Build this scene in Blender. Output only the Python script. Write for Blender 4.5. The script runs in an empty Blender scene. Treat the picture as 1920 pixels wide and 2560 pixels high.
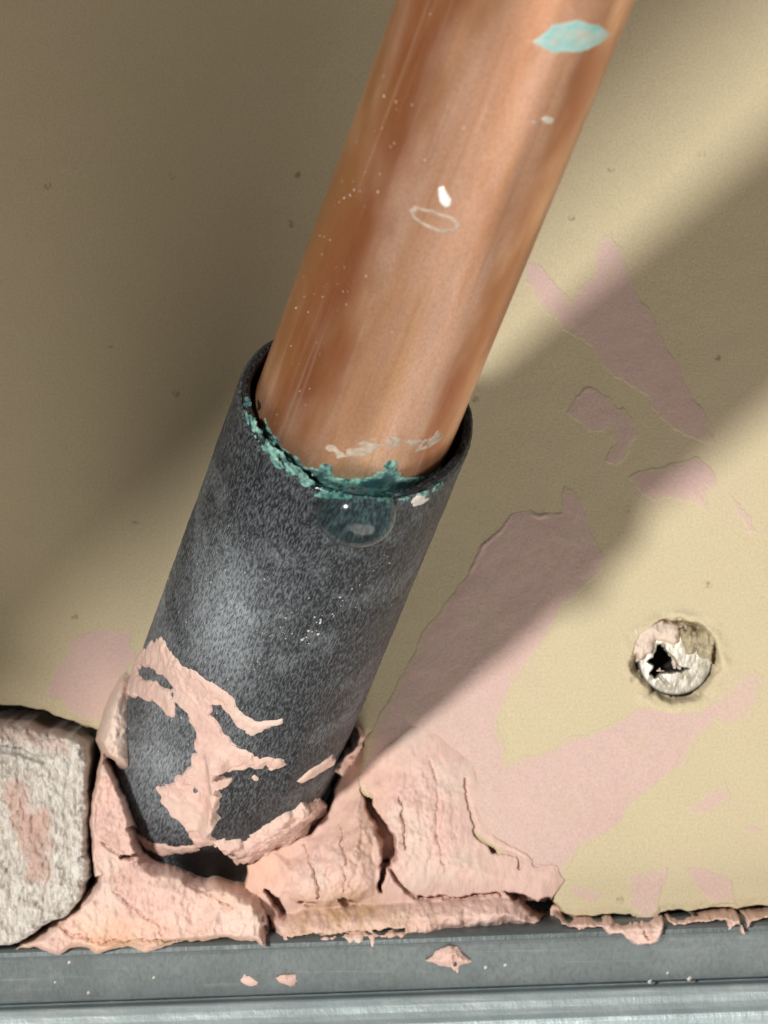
import bpy, math
import numpy as np
from mathutils import Vector, Matrix

# ------------------------------------------------------------------ units
# The wall face is the plane y = 0.  Positions on it are given in small wall
# units (u to the right, v downward, 0.045 mm each); heights stand off the wall
# towards the viewer in millimetres.
S = 0.045e-3
MM = 0.001
U0, V0 = 960.0, 1280.0
VIEW = 0.600                      # viewer's distance from the wall (m)

def wall_pt(u, v, h=0.0):
    return Vector(((u - U0) * S, -h * MM, (V0 - v) * S))

scene = bpy.context.scene
col = scene.collection

# ------------------------------------------------------------------ camera
cam_d = bpy.data.cameras.new('camera')
cam = bpy.data.objects.new('camera', cam_d)
col.objects.link(cam)
cam.location = (0, -VIEW, 0)
cam.rotation_euler = (math.radians(90), 0, 0)
cam_d.sensor_fit = 'HORIZONTAL'
cam_d.sensor_width = 36.0
cam_d.lens = 36.0 * VIEW / (1920 * S)
cam_d.clip_start = 0.01
cam_d.clip_end = 20.0
cam_d.dof.use_dof = True
cam_d.dof.focus_distance = VIEW - 0.028
cam_d.dof.aperture_fstop = 80.0
scene.camera = cam

# ------------------------------------------------------------------ light
world = bpy.data.worlds.new('World')
scene.world = world
world.use_nodes = True
bg = world.node_tree.nodes['Background']
bg.inputs['Color'].default_value = (1.0, 0.95, 0.88, 1)
bg.inputs['Strength'].default_value = 0.222

def aim(o, target):
    d = Vector(target) - o.location
    o.rotation_euler = d.to_track_quat('-Z', 'Y').to_euler()

LDIR = Vector((-0.419, -1.0, 0.131))          # from the wall to the work lamp
lamp_d = bpy.data.lights.new('work_lamp', 'SPOT')
lamp = bpy.data.objects.new('work_lamp', lamp_d)
col.objects.link(lamp)
lamp.location = Vector((0.0, 0.0, -0.005)) + LDIR * 1.05
lamp_d.energy = 56.0
lamp_d.color = (1.0, 0.965, 0.90)
lamp_d.shadow_soft_size = 0.045
aim(lamp, (0.0, 0.0, -0.005))
lamp_d.spot_size = math.radians(50)
lamp_d.spot_blend = 0.5

# broad weak fill lamp added below and in front to highlight the copper
fill_d = bpy.data.lights.new('copper_fill', 'AREA')
fill = bpy.data.objects.new('copper_fill', fill_d)
col.objects.link(fill)
fill_d.shape = 'ELLIPSE'; fill_d.size = 1.0; fill_d.size_y = 0.6
fill.location = (0.20, -0.36, -0.85)
fill_d.energy = 7.0
fill_d.color = (1.0, 0.93, 0.84)
aim(fill, (0, -0.05, 0))

scene.render.engine = 'CYCLES'
vs = scene.view_settings
vs.view_transform = 'Standard'
vs.look = 'None'
vs.exposure = 0.0
vs.gamma = 1.0
vs.use_curve_mapping = False

# ------------------------------------------------------------------ numeric helpers
def smooth(a, b, x):
    t = np.clip((x - a) / (b - a), 0, 1)
    return t * t * (3 - 2 * t)

def vnoise(x, y, seed):
    rng = np.random.RandomState(seed)
    tab = rng.rand(256, 256).astype(np.float64)
    xi = np.floor(x).astype(int); yi = np.floor(y).astype(int)
    fx = x - xi; fy = y - yi
    fx = fx * fx * fx * (fx * (fx * 6 - 15) + 10)
    fy = fy * fy * fy * (fy * (fy * 6 - 15) + 10)
    a = tab[xi & 255, yi & 255]; b = tab[(xi + 1) & 255, yi & 255]
    c = tab[xi & 255, (yi + 1) & 255]; d = tab[(xi + 1) & 255, (yi + 1) & 255]
    return (a * (1 - fx) + b * fx) * (1 - fy) + (c * (1 - fx) + d * fx) * fy

def fbm(U, V, size, octaves=4, seed=0, stretch=1.0, gain=0.5, tilt=0.0):
    """about -1..1; size = largest lump in wall units; stretch > 1 draws it out along v"""
    x = (U + V * tilt) / size + 37.7; y = V / (size * stretch) + 11.3
    s = np.zeros_like(x); amp = 1.0; tot = 0.0
    for k in range(octaves):
        s += amp * (vnoise(x, y, seed + k) * 2 - 1); tot += amp
        x = x * 2.03 + 5.1; y = y * 2.03 + 9.7; amp *= gain
    return s / tot * 1.6

def sdist(U, V, poly):
    """signed distance to a polygon, positive inside"""
    P = np.asarray(poly, float)
    d2 = np.full(U.shape, 1e18); inside = np.zeros(U.shape, bool)
    for i in range(len(P)):
        ax, ay = P[i]; bx, by = P[(i + 1) % len(P)]
        ex, ey = bx - ax, by - ay
        wx, wy = U - ax, V - ay
        t = np.clip((wx * ex + wy * ey) / (ex * ex + ey * ey + 1e-9), 0, 1)
        d2 = np.minimum(d2, (wx - ex * t) ** 2 + (wy - ey * t) ** 2)
        cross = ((ay > V) != (by > V)) & (U < (bx - ax) * (V - ay) / ((by - ay) + 1e-12) + ax)
        inside ^= cross
    d = np.sqrt(d2)
    return np.where(inside, d, -d)

def ldist(U, V, line):
    """(distance to a polyline / local half width): entries are (u, v, halfwidth)"""
    best = np.full(U.shape, 1e9)
    L = np.asarray(line, float)
    for i in range(len(L) - 1):
        ax, ay, aw = L[i]; bx, by, bw = L[i + 1]
        ex, ey = bx - ax, by - ay
        wx, wy = U - ax, V - ay
        t = np.clip((wx * ex + wy * ey) / (ex * ex + ey * ey + 1e-9), 0, 1)
        d = np.hypot(wx - ex * t, wy - ey * t)
        best = np.minimum(best, d / (aw + (bw - aw) * t))
    return best

def warp(U, V, amp, size, seed):
    return (U + amp * fbm(U, V, size, 3, seed), V + amp * fbm(U, V, size, 3, seed + 50))

def axis_lines(a, b, step):
    return np.linspace(a, b, max(2, int(round((b - a) / step)) + 1))

def shade(o, smooth_=True):
    o.data.polygons.foreach_set('use_smooth', [smooth_] * len(o.data.polygons))

def put(o, parent=None, label=None, cat=None, group=None, kind=None):
    col.objects.link(o)
    if parent is not None:
        o.parent = parent
        o.matrix_parent_inverse = parent.matrix_world.inverted()
    for k, val in (('label', label), ('category', cat), ('group', group), ('kind', kind)):
        if val:
            o[k] = val
    return o

def field(name, uc, vc, H, mapper, mat, attrs=None, floor=None, **kw):
    """a height field over a rectangular grid, kept where it rises above `floor`"""
    nu, nv = len(uc), len(vc)
    U, V = np.meshgrid(uc, vc)
    co = mapper(U.ravel(), V.ravel(), H.ravel())
    idx = np.arange(nu * nv).reshape(nv, nu)
    q = np.stack([idx[:-1, :-1], idx[1:, :-1], idx[1:, 1:], idx[:-1, 1:]], -1).reshape(-1, 4)
    if floor is not None:
        up = (H.ravel() > floor)
        q = q[up[q].any(axis=1)]
    used = np.unique(q)
    remap = np.full(nu * nv, -1); remap[used] = np.arange(len(used))
    q = remap[q]; co = co[used]
    me = bpy.data.meshes.new(name)
    me.vertices.add(len(co)); me.vertices.foreach_set('co', co.astype(np.float32).ravel())
    me.loops.add(q.size); me.loops.foreach_set('vertex_index', q.astype(np.int32).ravel())
    me.polygons.add(len(q))
    me.polygons.foreach_set('loop_start', np.arange(0, q.size, 4, dtype=np.int32))
    me.polygons.foreach_set('loop_total', np.full(len(q), 4, dtype=np.int32))
    me.update(calc_edges=True)
    for an, av in (attrs or {}).items():
        a = me.attributes.new(an, 'FLOAT', 'POINT')
        a.data.foreach_set('value', av.ravel()[used].astype(np.float32))
    me.polygons.foreach_set('use_smooth', np.ones(len(q), dtype=bool))
    me.materials.append(mat)
    o = bpy.data.objects.new(name, me)
    return put(o, **kw)

def wall_map(u, v, h):
    return np.stack([(u - U0) * S, -h * MM, (V0 - v) * S], -1)

# the pipe axis: where it crosses the wall face and which way it points
PB = Vector((-16.963 * MM, 0, -24.176 * MM))
PA = Vector((0.303, -1.0, 0.749)).normalized()
E1 = PA.cross(Vector((0, -1, 0))).normalized()
if E1.x < 0:
    E1 = -E1
E2 = E1.cross(PA).normalized()
if E2.y > 0:
    E2 = -E2
PB_, PA_, E1_, E2_ = (np.array(x) for x in (PB, PA, E1, E2))

def tube_map(R):
    """(s, t, h): arc length round the tube from its front line, length along it, height off it; all mm"""
    def f(s, t, h):
        th = s / R
        n = np.sin(th)[:, None] * E1_ + np.cos(th)[:, None] * E2_
        return PB_ + (t * MM)[:, None] * PA_ + ((R + h) * MM)[:, None] * n
    return f

def on_tube(u, v, R):
    """where the sight line through a wall position meets the tube: (s, t) in mm"""
    C = np.array((0, -VIEW, 0)); d = np.array(wall_pt(u, v)) - C; d /= np.linalg.norm(d)
    w = C - PB_
    dp = d - PA_ * d.dot(PA_); wp = w - PA_ * w.dot(PA_)
    a, b, c = dp.dot(dp), 2 * dp.dot(wp), wp.dot(wp) - (R * MM) ** 2
    disc = max(b * b - 4 * a * c, 0.0)
    k = (-b - math.sqrt(disc)) / (2 * a)
    p = w + d * k
    t = p.dot(PA_)
    r = p - PA_ * t
    return (math.atan2(r.dot(E1_), r.dot(E2_)) * R, t / MM)

def tube_poly(pts, R):
    return [on_tube(u, v, R) for u, v in pts]

# ------------------------------------------------------------------ materials
class NT:
    def __init__(self, name):
        self.m = bpy.data.materials.new(name); self.m.use_nodes = True
        self.t = self.m.node_tree; self.n = self.t.nodes
        self.b = self.n['Principled BSDF']
        self.tc = self.n.new('ShaderNodeTexCoord')
    def link(self, a, b): self.t.links.new(a, b)
    def obj(self, scale=(1, 1, 1), rot=(0, 0, 0)):
        mp = self.n.new('ShaderNodeMapping'); self.link(self.tc.outputs['Object'], mp.inputs[0])
        mp.inputs['Scale'].default_value = scale; mp.inputs['Rotation'].default_value = rot
        return mp.outputs[0]
    def noise(self, vec, scale, detail=4, rough=0.55):
        x = self.n.new('ShaderNodeTexNoise'); self.link(vec, x.inputs['Vector'])
        x.inputs['Scale'].default_value = scale; x.inputs['Detail'].default_value = detail
        x.inputs['Roughness'].default_value = rough
        return x.outputs['Fac']
    def ramp(self, fac, stops):
        x = self.n.new('ShaderNodeValToRGB'); self.link(fac, x.inputs[0])
        e = x.color_ramp.elements
        while len(e) < len(stops): e.new(0.5)
        for k, (p, c) in enumerate(stops):
            e[k].position = p; e[k].color = (c, c, c, 1) if not hasattr(c, '__len__') else (*c, 1)
        return x.outputs[0]
    def attr(self, name):
        x = self.n.new('ShaderNodeAttribute'); x.attribute_name = name
        return x.outputs['Fac']
    def mix(self, fac, a, b, mode='MIX'):
        x = self.n.new('ShaderNodeMix'); x.data_type = 'RGBA'; x.blend_type = mode
        for sock, v in ((x.inputs[0], fac), (x.inputs[6], a), (x.inputs[7], b)):
            if hasattr(v, 'is_output'): self.link(v, sock)
            elif hasattr(v, '__len__'): sock.default_value = (*v, 1)
            else: sock.default_value = v
        return x.outputs[2]
    def math(self, op, a, b=0.0):
        x = self.n.new('ShaderNodeMath'); x.operation = op
        for sock, v in ((x.inputs[0], a), (x.inputs[1], b)):
            if hasattr(v, 'is_output'): self.link(v, sock)
            else: sock.default_value = v
        return x.outputs[0]
    def bump(self, fac, dist, strength=1.0, prev=None):
        x = self.n.new('ShaderNodeBump'); x.inputs['Distance'].default_value = dist
        x.inputs['Strength'].default_value = strength; self.link(fac, x.inputs['Height'])
        if prev is not None: self.link(prev, x.inputs['Normal'])
        return x.outputs[0]
    def out(self, color=None, rough=None, metal=None, normal=None, **kw):
        for key, v in (('Base Color', color), ('Roughness', rough), ('Metallic', metal), ('Normal', normal)):
            if v is None: continue
            s = self.b.inputs[key]
            if hasattr(v, 'is_output'): self.link(v, s)
            elif hasattr(v, '__len__'): s.default_value = (*v, 1)
            else: s.default_value = v
        for k, v in kw.items():
            self.b.inputs[k.replace('_', ' ')].default_value = v
        return self.m

BOARD = (0.575, 0.505, 0.335)
PINK = (0.66, 0.452, 0.402)

def mat_board():
    m = NT('board_paper')
    v = m.obj()
    c = m.mix(m.ramp(m.noise(v, 45, 4), [(0.3, 0.0), (0.7, 1.0)]), BOARD, (0.60, 0.515, 0.36))
    c = m.mix(m.ramp(m.noise(v, 160, 5), [(0.45, 0.0), (0.75, 0.35)]), c, (0.60, 0.545, 0.35))
    sp = m.n.new('ShaderNodeTexVoronoi'); sp.voronoi_dimensions = '2D'; m.link(m.obj((1, 1, 1), (math.radians(90), 0, 0)), sp.inputs['Vector']); sp.inputs['Scale'].default_value = 58
    spk = m.ramp(sp.outputs['Distance'], [(0.015, 1.0), (0.03, 0.0)])
    c = m.mix(m.math('MULTIPLY', spk, m.ramp(m.noise(v, 1500, 2), [(0.4, 0.0), (0.6, 0.8)])), c, (0.22, 0.165, 0.10))
    fine = m.noise(v, 3800, 3, 0.7)
    c = m.mix(m.ramp(fine, [(0.3, 0.42), (0.65, 0.0)]), c, (0.36, 0.29, 0.19))
    fib = m.noise(m.obj((1, 1, 0.35)), 2600, 3)
    nb = m.bump(fine, 0.00006, 0.8)
    nb = m.bump(fib, 0.00005, 0.6, nb)
    return m.out(c, 0.85, normal=nb, Specular_IOR_Level=0.25)

def pinkish(name, film=False):
    m = NT(name)
    v = m.obj()
    st = m.obj((1, 1, 0.33), (0, math.radians(-14), 0))
    c = m.mix(m.ramp(m.noise(v, 75, 4), [(0.35, 0.0), (0.7, 1.0)]), PINK, (0.72, 0.52, 0.455))
    c = m.mix(m.ramp(m.noise(v, 55, 3), [(0.5, 0.0), (0.72, 0.6)]), c, (0.65, 0.40, 0.30))
    gr = m.noise(st, 1500, 5, 0.7)
    c = m.mix(m.ramp(gr, [(0.25, 0.45 if not film else 0.15), (0.5, 0.0)]), c, (0.40, 0.25, 0.20))
    c = m.mix(m.ramp(gr, [(0.58, 0.0), (0.8, 0.5 if not film else 0.2)]), c, (0.80, 0.64, 0.58))
    if not film:
        c = m.mix(m.ramp(m.noise(v, 190, 5, 0.65), [(0.52, 0.0), (0.72, 0.4)]), c, (0.50, 0.33, 0.26))
    # peach staining, ochre rust-water staining
    c = m.mix(m.math('MULTIPLY', m.attr('peach'), 0.75), c, (0.78, 0.47, 0.31))
    c = m.mix(m.math('MULTIPLY', m.attr('ochre'), m.ramp(m.noise(st, 420, 4), [(0.3, 0.15), (0.65, 1.0)])), c, (0.46, 0.29, 0.12))
    if film:
        c = m.mix(0.75, c, (0.615, 0.44, 0.42))
        c = m.mix(m.attr('thin'), c, (0.585, 0.51, 0.343))
        c = m.mix(m.ramp(m.noise(v, 3800, 3, 0.7), [(0.3, 0.42), (0.65, 0.0)]), c, (0.36, 0.27, 0.20))
    else:
        c = m.mix(m.attr('chalk'), c, (0.68, 0.60, 0.52))
    nb = m.bump(m.math('MULTIPLY', gr, m.math('SUBTRACT', 1.0, m.attr('calm'))), 0.00020, 0.9) if not film else m.bump(gr, 0.00002, 0.6)
    nb = m.bump(m.noise(v, 3000, 3, 0.7), 0.00006, 0.7, nb)
    return m.out(c, 0.78, normal=nb, Specular_IOR_Level=0.3)

def mat_block():
    m = NT('crumbly_plaster')
    v = m.obj()
    st = m.obj((1, 1, 0.3), (0, math.radians(-8), 0))
    gr = m.noise(st, 1500, 6, 0.75)
    c = m.mix(m.ramp(gr, [(0.36, 1.0), (0.54, 0.0)]), (0.80, 0.77, 0.72), (0.50, 0.43, 0.36))
    c = m.mix(m.ramp(m.noise(v, 210, 4), [(0.5, 0.0), (0.7, 0.25)]), c, (0.62, 0.58, 0.54))
    c = m.mix(m.math('MULTIPLY', m.attr('pink'), m.ramp(m.noise(st, 500, 4), [(0.25, 0.35), (0.55, 1.0)])), c, (0.66, 0.47, 0.41))
    nb = m.bump(gr, 0.0006, 1.0)
    return m.out(c, 0.9, normal=nb, Specular_IOR_Level=0.2)

def mat_copper():
    m = NT('tarnished_copper')
    v = m.obj()
    ln = m.obj((1, 1, 0.07))
    c = m.mix(m.ramp(m.noise(ln, 330, 4), [(0.36, 0.0), (0.64, 1.0)]), (0.93, 0.59, 0.43), (0.87, 0.47, 0.30))
    c = m.mix(m.ramp(m.noise(m.obj((1, 1, 0.12)), 170, 5, 0.6), [(0.46, 0.0), (0.70, 0.8)]), c, (0.76, 0.42, 0.17))
    c = m.mix(m.ramp(m.noise(m.obj((1, 1, 0.10)), 210, 4), [(0.52, 0.0), (0.72, 0.7)]), c, (0.72, 0.45, 0.38))
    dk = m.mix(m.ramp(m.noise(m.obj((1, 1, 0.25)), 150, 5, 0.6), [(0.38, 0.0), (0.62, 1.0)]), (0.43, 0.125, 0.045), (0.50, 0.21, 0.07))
    c = m.mix(m.attr('tarnish_shade'), c, dk)
    sc_ = m.noise(m.obj((1, 1, 0.015)), 1500, 3, 0.6)
    c = m.mix(m.ramp(sc_, [(0.58, 0.0), (0.72, 0.35)]), c, (0.95, 0.70, 0.54))
    c = m.mix(m.ramp(sc_, [(0.28, 0.3), (0.42, 0.0)]), c, (0.45, 0.20, 0.09))
    fine = m.noise(m.obj((1, 1, 0.45)), 4200, 3, 0.7)
    c = m.mix(m.ramp(fine, [(0.32, 0.45), (0.6, 0.0)]), c, (0.50, 0.24, 0.11))
    r = m.ramp(m.noise(ln, 420, 4), [(0.3, 0.26), (0.7, 0.38)])
    nb = m.bump(m.noise(ln, 520, 4), 0.00004, 0.6)
    nb = m.bump(fine, 0.00003, 0.7, nb)
    return m.out(c, r, 0.74, nb)

def mat_sleeve():
    m = NT('black_foam_plastic')
    st = m.obj((1, 1, 1))
    fib = m.noise(m.obj((1, 1, 0.22)), 5600, 3, 0.65)
    c = m.mix(m.ramp(fib, [(0.44, 0.0), (0.70, 1.0)]), (0.004, 0.0055, 0.008), (0.125, 0.14, 0.16))
    c = m.mix(m.math('MULTIPLY', m.attr('dust_sheen'), m.ramp(fib, [(0.32, 0.15), (0.6, 1.0)])), c, (0.33, 0.365, 0.40))
    c = m.mix(m.attr('foot_shade'), c, (0.006, 0.006, 0.007))  # near-black painted in for the shade under the sleeve foot
    nb = m.bump(fib, 0.00014, 0.9)
    return m.out(c, 0.5, normal=nb, Specular_IOR_Level=0.35)

def mat_lip():
    m = NT('sleeve_cut_edge')
    g = m.noise(m.obj(), 2500, 4)
    c = m.mix(m.ramp(g, [(0.4, 0.0), (0.7, 1.0)]), (0.003, 0.0035, 0.0045), (0.014, 0.016, 0.02))
    c = m.mix(m.math('MULTIPLY', m.attr('wet'), m.ramp(m.noise(m.obj(), 1300, 4), [(0.4, 0.2), (0.6, 1.0)])), c, (0.02, 0.13, 0.14))
    return m.out(c, m.math('SUBTRACT', 0.6, m.math('MULTIPLY', m.attr('wet'), 0.5)), normal=m.bump(g, 0.0001))

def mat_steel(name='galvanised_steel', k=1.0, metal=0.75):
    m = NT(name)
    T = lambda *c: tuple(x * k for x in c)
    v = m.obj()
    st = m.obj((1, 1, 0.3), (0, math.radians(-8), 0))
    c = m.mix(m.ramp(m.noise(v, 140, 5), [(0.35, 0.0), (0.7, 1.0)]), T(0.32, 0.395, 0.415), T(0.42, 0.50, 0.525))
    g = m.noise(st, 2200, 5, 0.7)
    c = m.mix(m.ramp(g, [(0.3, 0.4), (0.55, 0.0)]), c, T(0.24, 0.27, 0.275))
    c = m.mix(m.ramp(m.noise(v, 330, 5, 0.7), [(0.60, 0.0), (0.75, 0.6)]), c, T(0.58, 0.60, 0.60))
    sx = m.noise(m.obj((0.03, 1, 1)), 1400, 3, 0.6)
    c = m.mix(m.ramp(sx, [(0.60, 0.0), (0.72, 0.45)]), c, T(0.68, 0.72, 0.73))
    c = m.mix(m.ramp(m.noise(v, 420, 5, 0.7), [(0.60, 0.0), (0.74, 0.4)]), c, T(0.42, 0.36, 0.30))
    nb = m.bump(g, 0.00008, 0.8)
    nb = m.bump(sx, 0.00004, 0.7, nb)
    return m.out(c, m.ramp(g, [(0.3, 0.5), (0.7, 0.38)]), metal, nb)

def mat_plain(name, c, rough=0.7, metal=0.0, size=900, var=0.35, bump=0.00008, c2=None, **kw):
    m = NT(name)
    g = m.noise(m.obj(), size, 5, 0.65)
    dark = c2 or tuple(x * (1 - var) for x in c)
    return m.out(m.mix(m.ramp(g, [(0.3, 1.0), (0.65, 0.0)]), c, dark), rough, metal, m.bump(g, bump, 0.9), **kw)

def mat_teal_pale():
    m = NT('pale_verdigris')
    g = m.noise(m.obj(), 700, 4, 0.6)
    c = m.mix(m.ramp(g, [(0.35, 0.0), (0.65, 1.0)]), (0.22, 0.50, 0.50), (0.42, 0.60, 0.56))
    c = m.mix(m.attr('thin'), c, (0.66, 0.45, 0.33))
    return m.out(c, 0.6)

def mat_teal():
    m = NT('verdigris')
    g = m.noise(m.obj(), 1100, 5, 0.65)
    c = m.mix(m.ramp(g, [(0.40, 0.0), (0.62, 1.0)]), (0.010, 0.062, 0.072), (0.24, 0.46, 0.39))
    c = m.mix(m.attr('deep'), c, (0.008, 0.05, 0.058))
    c = m.mix(m.attr('thin'), c, (0.66, 0.45, 0.33))
    return m.out(c, 0.7, normal=m.bump(g, 0.00012))

def mat_screw():
    m = NT('worn_screw_steel')
    g = m.noise(m.obj((1, 1, 0.4)), 1700, 5, 0.65)
    c = m.mix(m.ramp(g, [(0.35, 1.0), (0.6, 0.0)]), (0.74, 0.71, 0.64), (0.36, 0.32, 0.25))
    gm = m.attr('grime_shade')
    c = m.mix(gm, c, (0.012, 0.008, 0.006))  # recess shade painted black into the metal, with rim grime
    met = m.math('SUBTRACT', 0.35, m.math('MULTIPLY', gm, 0.35))
    return m.out(c, m.math('ADD', 0.42, m.math('MULTIPLY', gm, 0.4)), met, m.bump(g, 0.00008))

def mat_water():
    m = NT('water')
    return m.out((0.50, 0.76, 0.77), 0.15, 0.0, Transmission_Weight=1.0, IOR=1.33)

M = dict(board=mat_board(), pink=pinkish('pink_sealant'), film=pinkish('pink_sealant_film', True), block=mat_block(),
         copper=mat_copper(), sleeve=mat_sleeve(), lip=mat_lip(), steel=mat_steel(k=1.08, metal=0.5), steel_shaded=mat_steel('shaded_steel', 0.29, 0.4), teal=mat_teal(), teal_pale=mat_teal_pale(), glint=mat_plain('glint_white', (0.86, 0.85, 0.82), 0.5, 0.0, 2500, 0.08), water=mat_water(),
         screw=mat_screw(),
         shade_sheet=mat_plain('cavity_shade', (0.05, 0.045, 0.04), 0.9),
         scale=mat_plain('grey_lime_scale', (0.50, 0.40, 0.32), 0.8, 0.0, 1400, 0.45),
         fleck=mat_plain('pale_dust', (0.66, 0.63, 0.58), 0.9, 0.0, 2500, 0.3),
         paper=mat_plain('torn_board_paper', (0.50, 0.43, 0.28), 0.9, 0.0, 1500, 0.55, 0.0002))

# ------------------------------------------------------------------ board
def board_relief(U, V):
    return 0.05 * fbm(U, V, 300, 3, 5) + 0.012 * fbm(U, V, 60, 2, 6)
BEDGE = [(-4000, 1730), (-200, 1750), (0, 1766), (60, 1774), (120, 1784), (160, 1800), (230, 1830), (300, 1850), (600, 1880), (880, 1860),
         (1000, 1850), (1130, 1930), (1200, 2060), (1290, 2180), (1350, 2215), (1372, 2238), (1378, 2262), (1400, 2286), (1440, 2296), (1560, 2293), (1700, 2286),
         (1925, 2268), (2400, 2252), (6000, 2130), (6000, -6000), (-4000, -6000)]
SCREW = (1690, 1652)

uc = np.concatenate([axis_lines(-3000, -60, 120)[:-1], axis_lines(-60, 1560, 6)[:-1], axis_lines(1560, 1830, 2.5)[:-1],
                     axis_lines(1830, 1990, 6)[:-1], axis_lines(1990, 5000, 120)])
vc = np.concatenate([axis_lines(-4000, -60, 120)[:-1], axis_lines(-60, 1520, 8)[:-1], axis_lines(1520, 1800, 2.5)[:-1],
                     axis_lines(1800, 2200, 6)[:-1], axis_lines(2200, 2330, 2.5)])
U, V = np.meshgrid(uc, vc)
Uw, Vw = warp(U, V, 5, 40, 3)
d = sdist(Uw, Vw, BEDGE)
H = -12.0 * smooth(7, -3, d) - 0.25 * smooth(30, 4, d)
H += board_relief(U, V)
ang = np.arctan2(V - SCREW[1], U - SCREW[0])
r = np.hypot(U - SCREW[0], (V - SCREW[1]) * 1.06) + 11 * fbm(U, V, 40, 4, 8)
H += -2.4 * smooth(112, 92, r) - 9.0 * smooth(92, 84, r) + 0.3 * np.exp(-((r - 122) / 14.0) ** 2) * (0.5 + 0.5 * fbm(U, V, 45, 2, 9))
field('wall_board', uc, vc, H, wall_map, M['board'], floor=-12.1, kind='structure',
      label='tan paper-faced wall board behind the pipe', cat=None)

# dark sheet whose colour supplies the shade of the hollow behind the board
bk = 34.0
pts = [wall_pt(-3000, -4000, -bk), wall_pt(5000, -4000, -bk), wall_pt(5000, 5200, -bk), wall_pt(-3000, 5200, -bk)]
me = bpy.data.meshes.new('cavity_shade_sheet'); me.from_pydata(pts, [], [(0, 3, 2, 1)]); me.update()
me.materials.append(M['shade_sheet'])
put(bpy.data.objects.new('cavity_shade_sheet', me), kind='structure')

# ------------------------------------------------------------------ steel track
SLOPE = -0.036
def track_line(u):
    return 2364 + SLOPE * u
prof = [(-70, -16), (-18, -14), (-15, -2.0), (-12, 0.6), (-8, 1.5), (-2, 2.3), (6, 2.9), (14, 3.15), (26, 3.18), (36, 3.0), (60, 2.4), (90, 1.65),
        (120, 0.95), (140, 0.5), (147, 0.35), (150, -1.8), (157, -1.8), (161, 0.75), (166, 1.05), (182, 1.45), (200, 1.75), (215, 2.1),
        (226, 2.5), (236, 2.62), (252, 2.6), (266, 2.45), (280, 2.4), (300, 2.4), (360, 2.4), (700, 2.4), (720, 1.5), (724, -14)]
pv = np.array([p[0] for p in prof], float); ph = np.array([p[1] for p in prof], float)
def track_map(u, v, h):
    return wall_map(u, v + track_line(u), h)
track = bpy.data.objects.new('metal_track', None); track.location = wall_pt(960, 2440, 0)
put(track, label='grey galvanised metal track running along the foot of the board', cat='metal track')
bpy.context.view_layer.update()
uc = np.concatenate([axis_lines(-3000, -60, 60)[:-1], axis_lines(-60, 1990, 8)[:-1], axis_lines(1990, 5000, 60)])
for nm, vc, mt in (('track_web', axis_lines(-70, 154, 2.0), 'steel_shaded'),  # this face's shade is put into a darker copy of the steel
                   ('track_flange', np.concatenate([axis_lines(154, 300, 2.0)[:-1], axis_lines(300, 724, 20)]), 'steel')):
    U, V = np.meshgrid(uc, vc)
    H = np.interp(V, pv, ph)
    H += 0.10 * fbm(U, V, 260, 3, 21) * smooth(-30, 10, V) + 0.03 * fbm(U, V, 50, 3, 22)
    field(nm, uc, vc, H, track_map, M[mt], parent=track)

# ------------------------------------------------------------------ unseen batten added up and left of the view to shade that side of the board
HB = 180.0 * MM
lit = LDIR / -LDIR.y
pa = wall_pt(150, 1640) + lit * HB
pb = wall_pt(1800, 70) + lit * HB
dl = (pb - pa).normalized(); nl = Vector((-dl.z, 0, dl.x)); mid = (pa + pb) / 2
import bmesh
bm = bmesh.new()
L_, W_, T_ = 0.36, 0.095, 0.028
vs_ = []
for k_ in range(25):
    t_ = -L_ + 2 * L_ * k_ / 24
    wob = 0.0006 * math.sin(k_ * 1.7) + 0.0004 * math.sin(k_ * 4.1)
    vs_.append([bm.verts.new(mid + dl * t_ + nl * w_ + Vector((0, y_, 0))) for w_, y_ in
                ((wob, -T_ / 2 + .002), (wob, T_ / 2 - .002), (wob + .002, T_ / 2), (W_ - .002, T_ / 2), (W_, T_ / 2 - .002), (W_, -T_ / 2 + .002), (W_ - .002, -T_ / 2), (wob + .002, -T_ / 2))])
for k_ in range(24):
    for j_ in range(8):
        bm.faces.new((vs_[k_][j_], vs_[k_][(j_ + 1) % 8], vs_[k_ + 1][(j_ + 1) % 8], vs_[k_ + 1][j_]))
bm.faces.new(vs_[0]); bm.faces.new(list(reversed(vs_[-1])))
bmesh.ops.recalc_face_normals(bm, faces=bm.faces)
me = bpy.data.meshes.new('shade_batten'); bm.to_mesh(me); bm.free()
mw_ = NT('blocker_timber')
gw = mw_.noise(mw_.obj((1, 1, 1), (0, math.radians(45), 0)), 60, 5, 0.6)
mw_.out(mw_.mix(gw, (0.42, 0.29, 0.17), (0.30, 0.19, 0.10)), 0.8, normal=mw_.bump(gw, 0.0006))
me.materials.append(mw_.m)
put(bpy.data.objects.new('shade_batten', me), label='added timber batten out of view, placed to shade the board at upper left', cat='batten')

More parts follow.
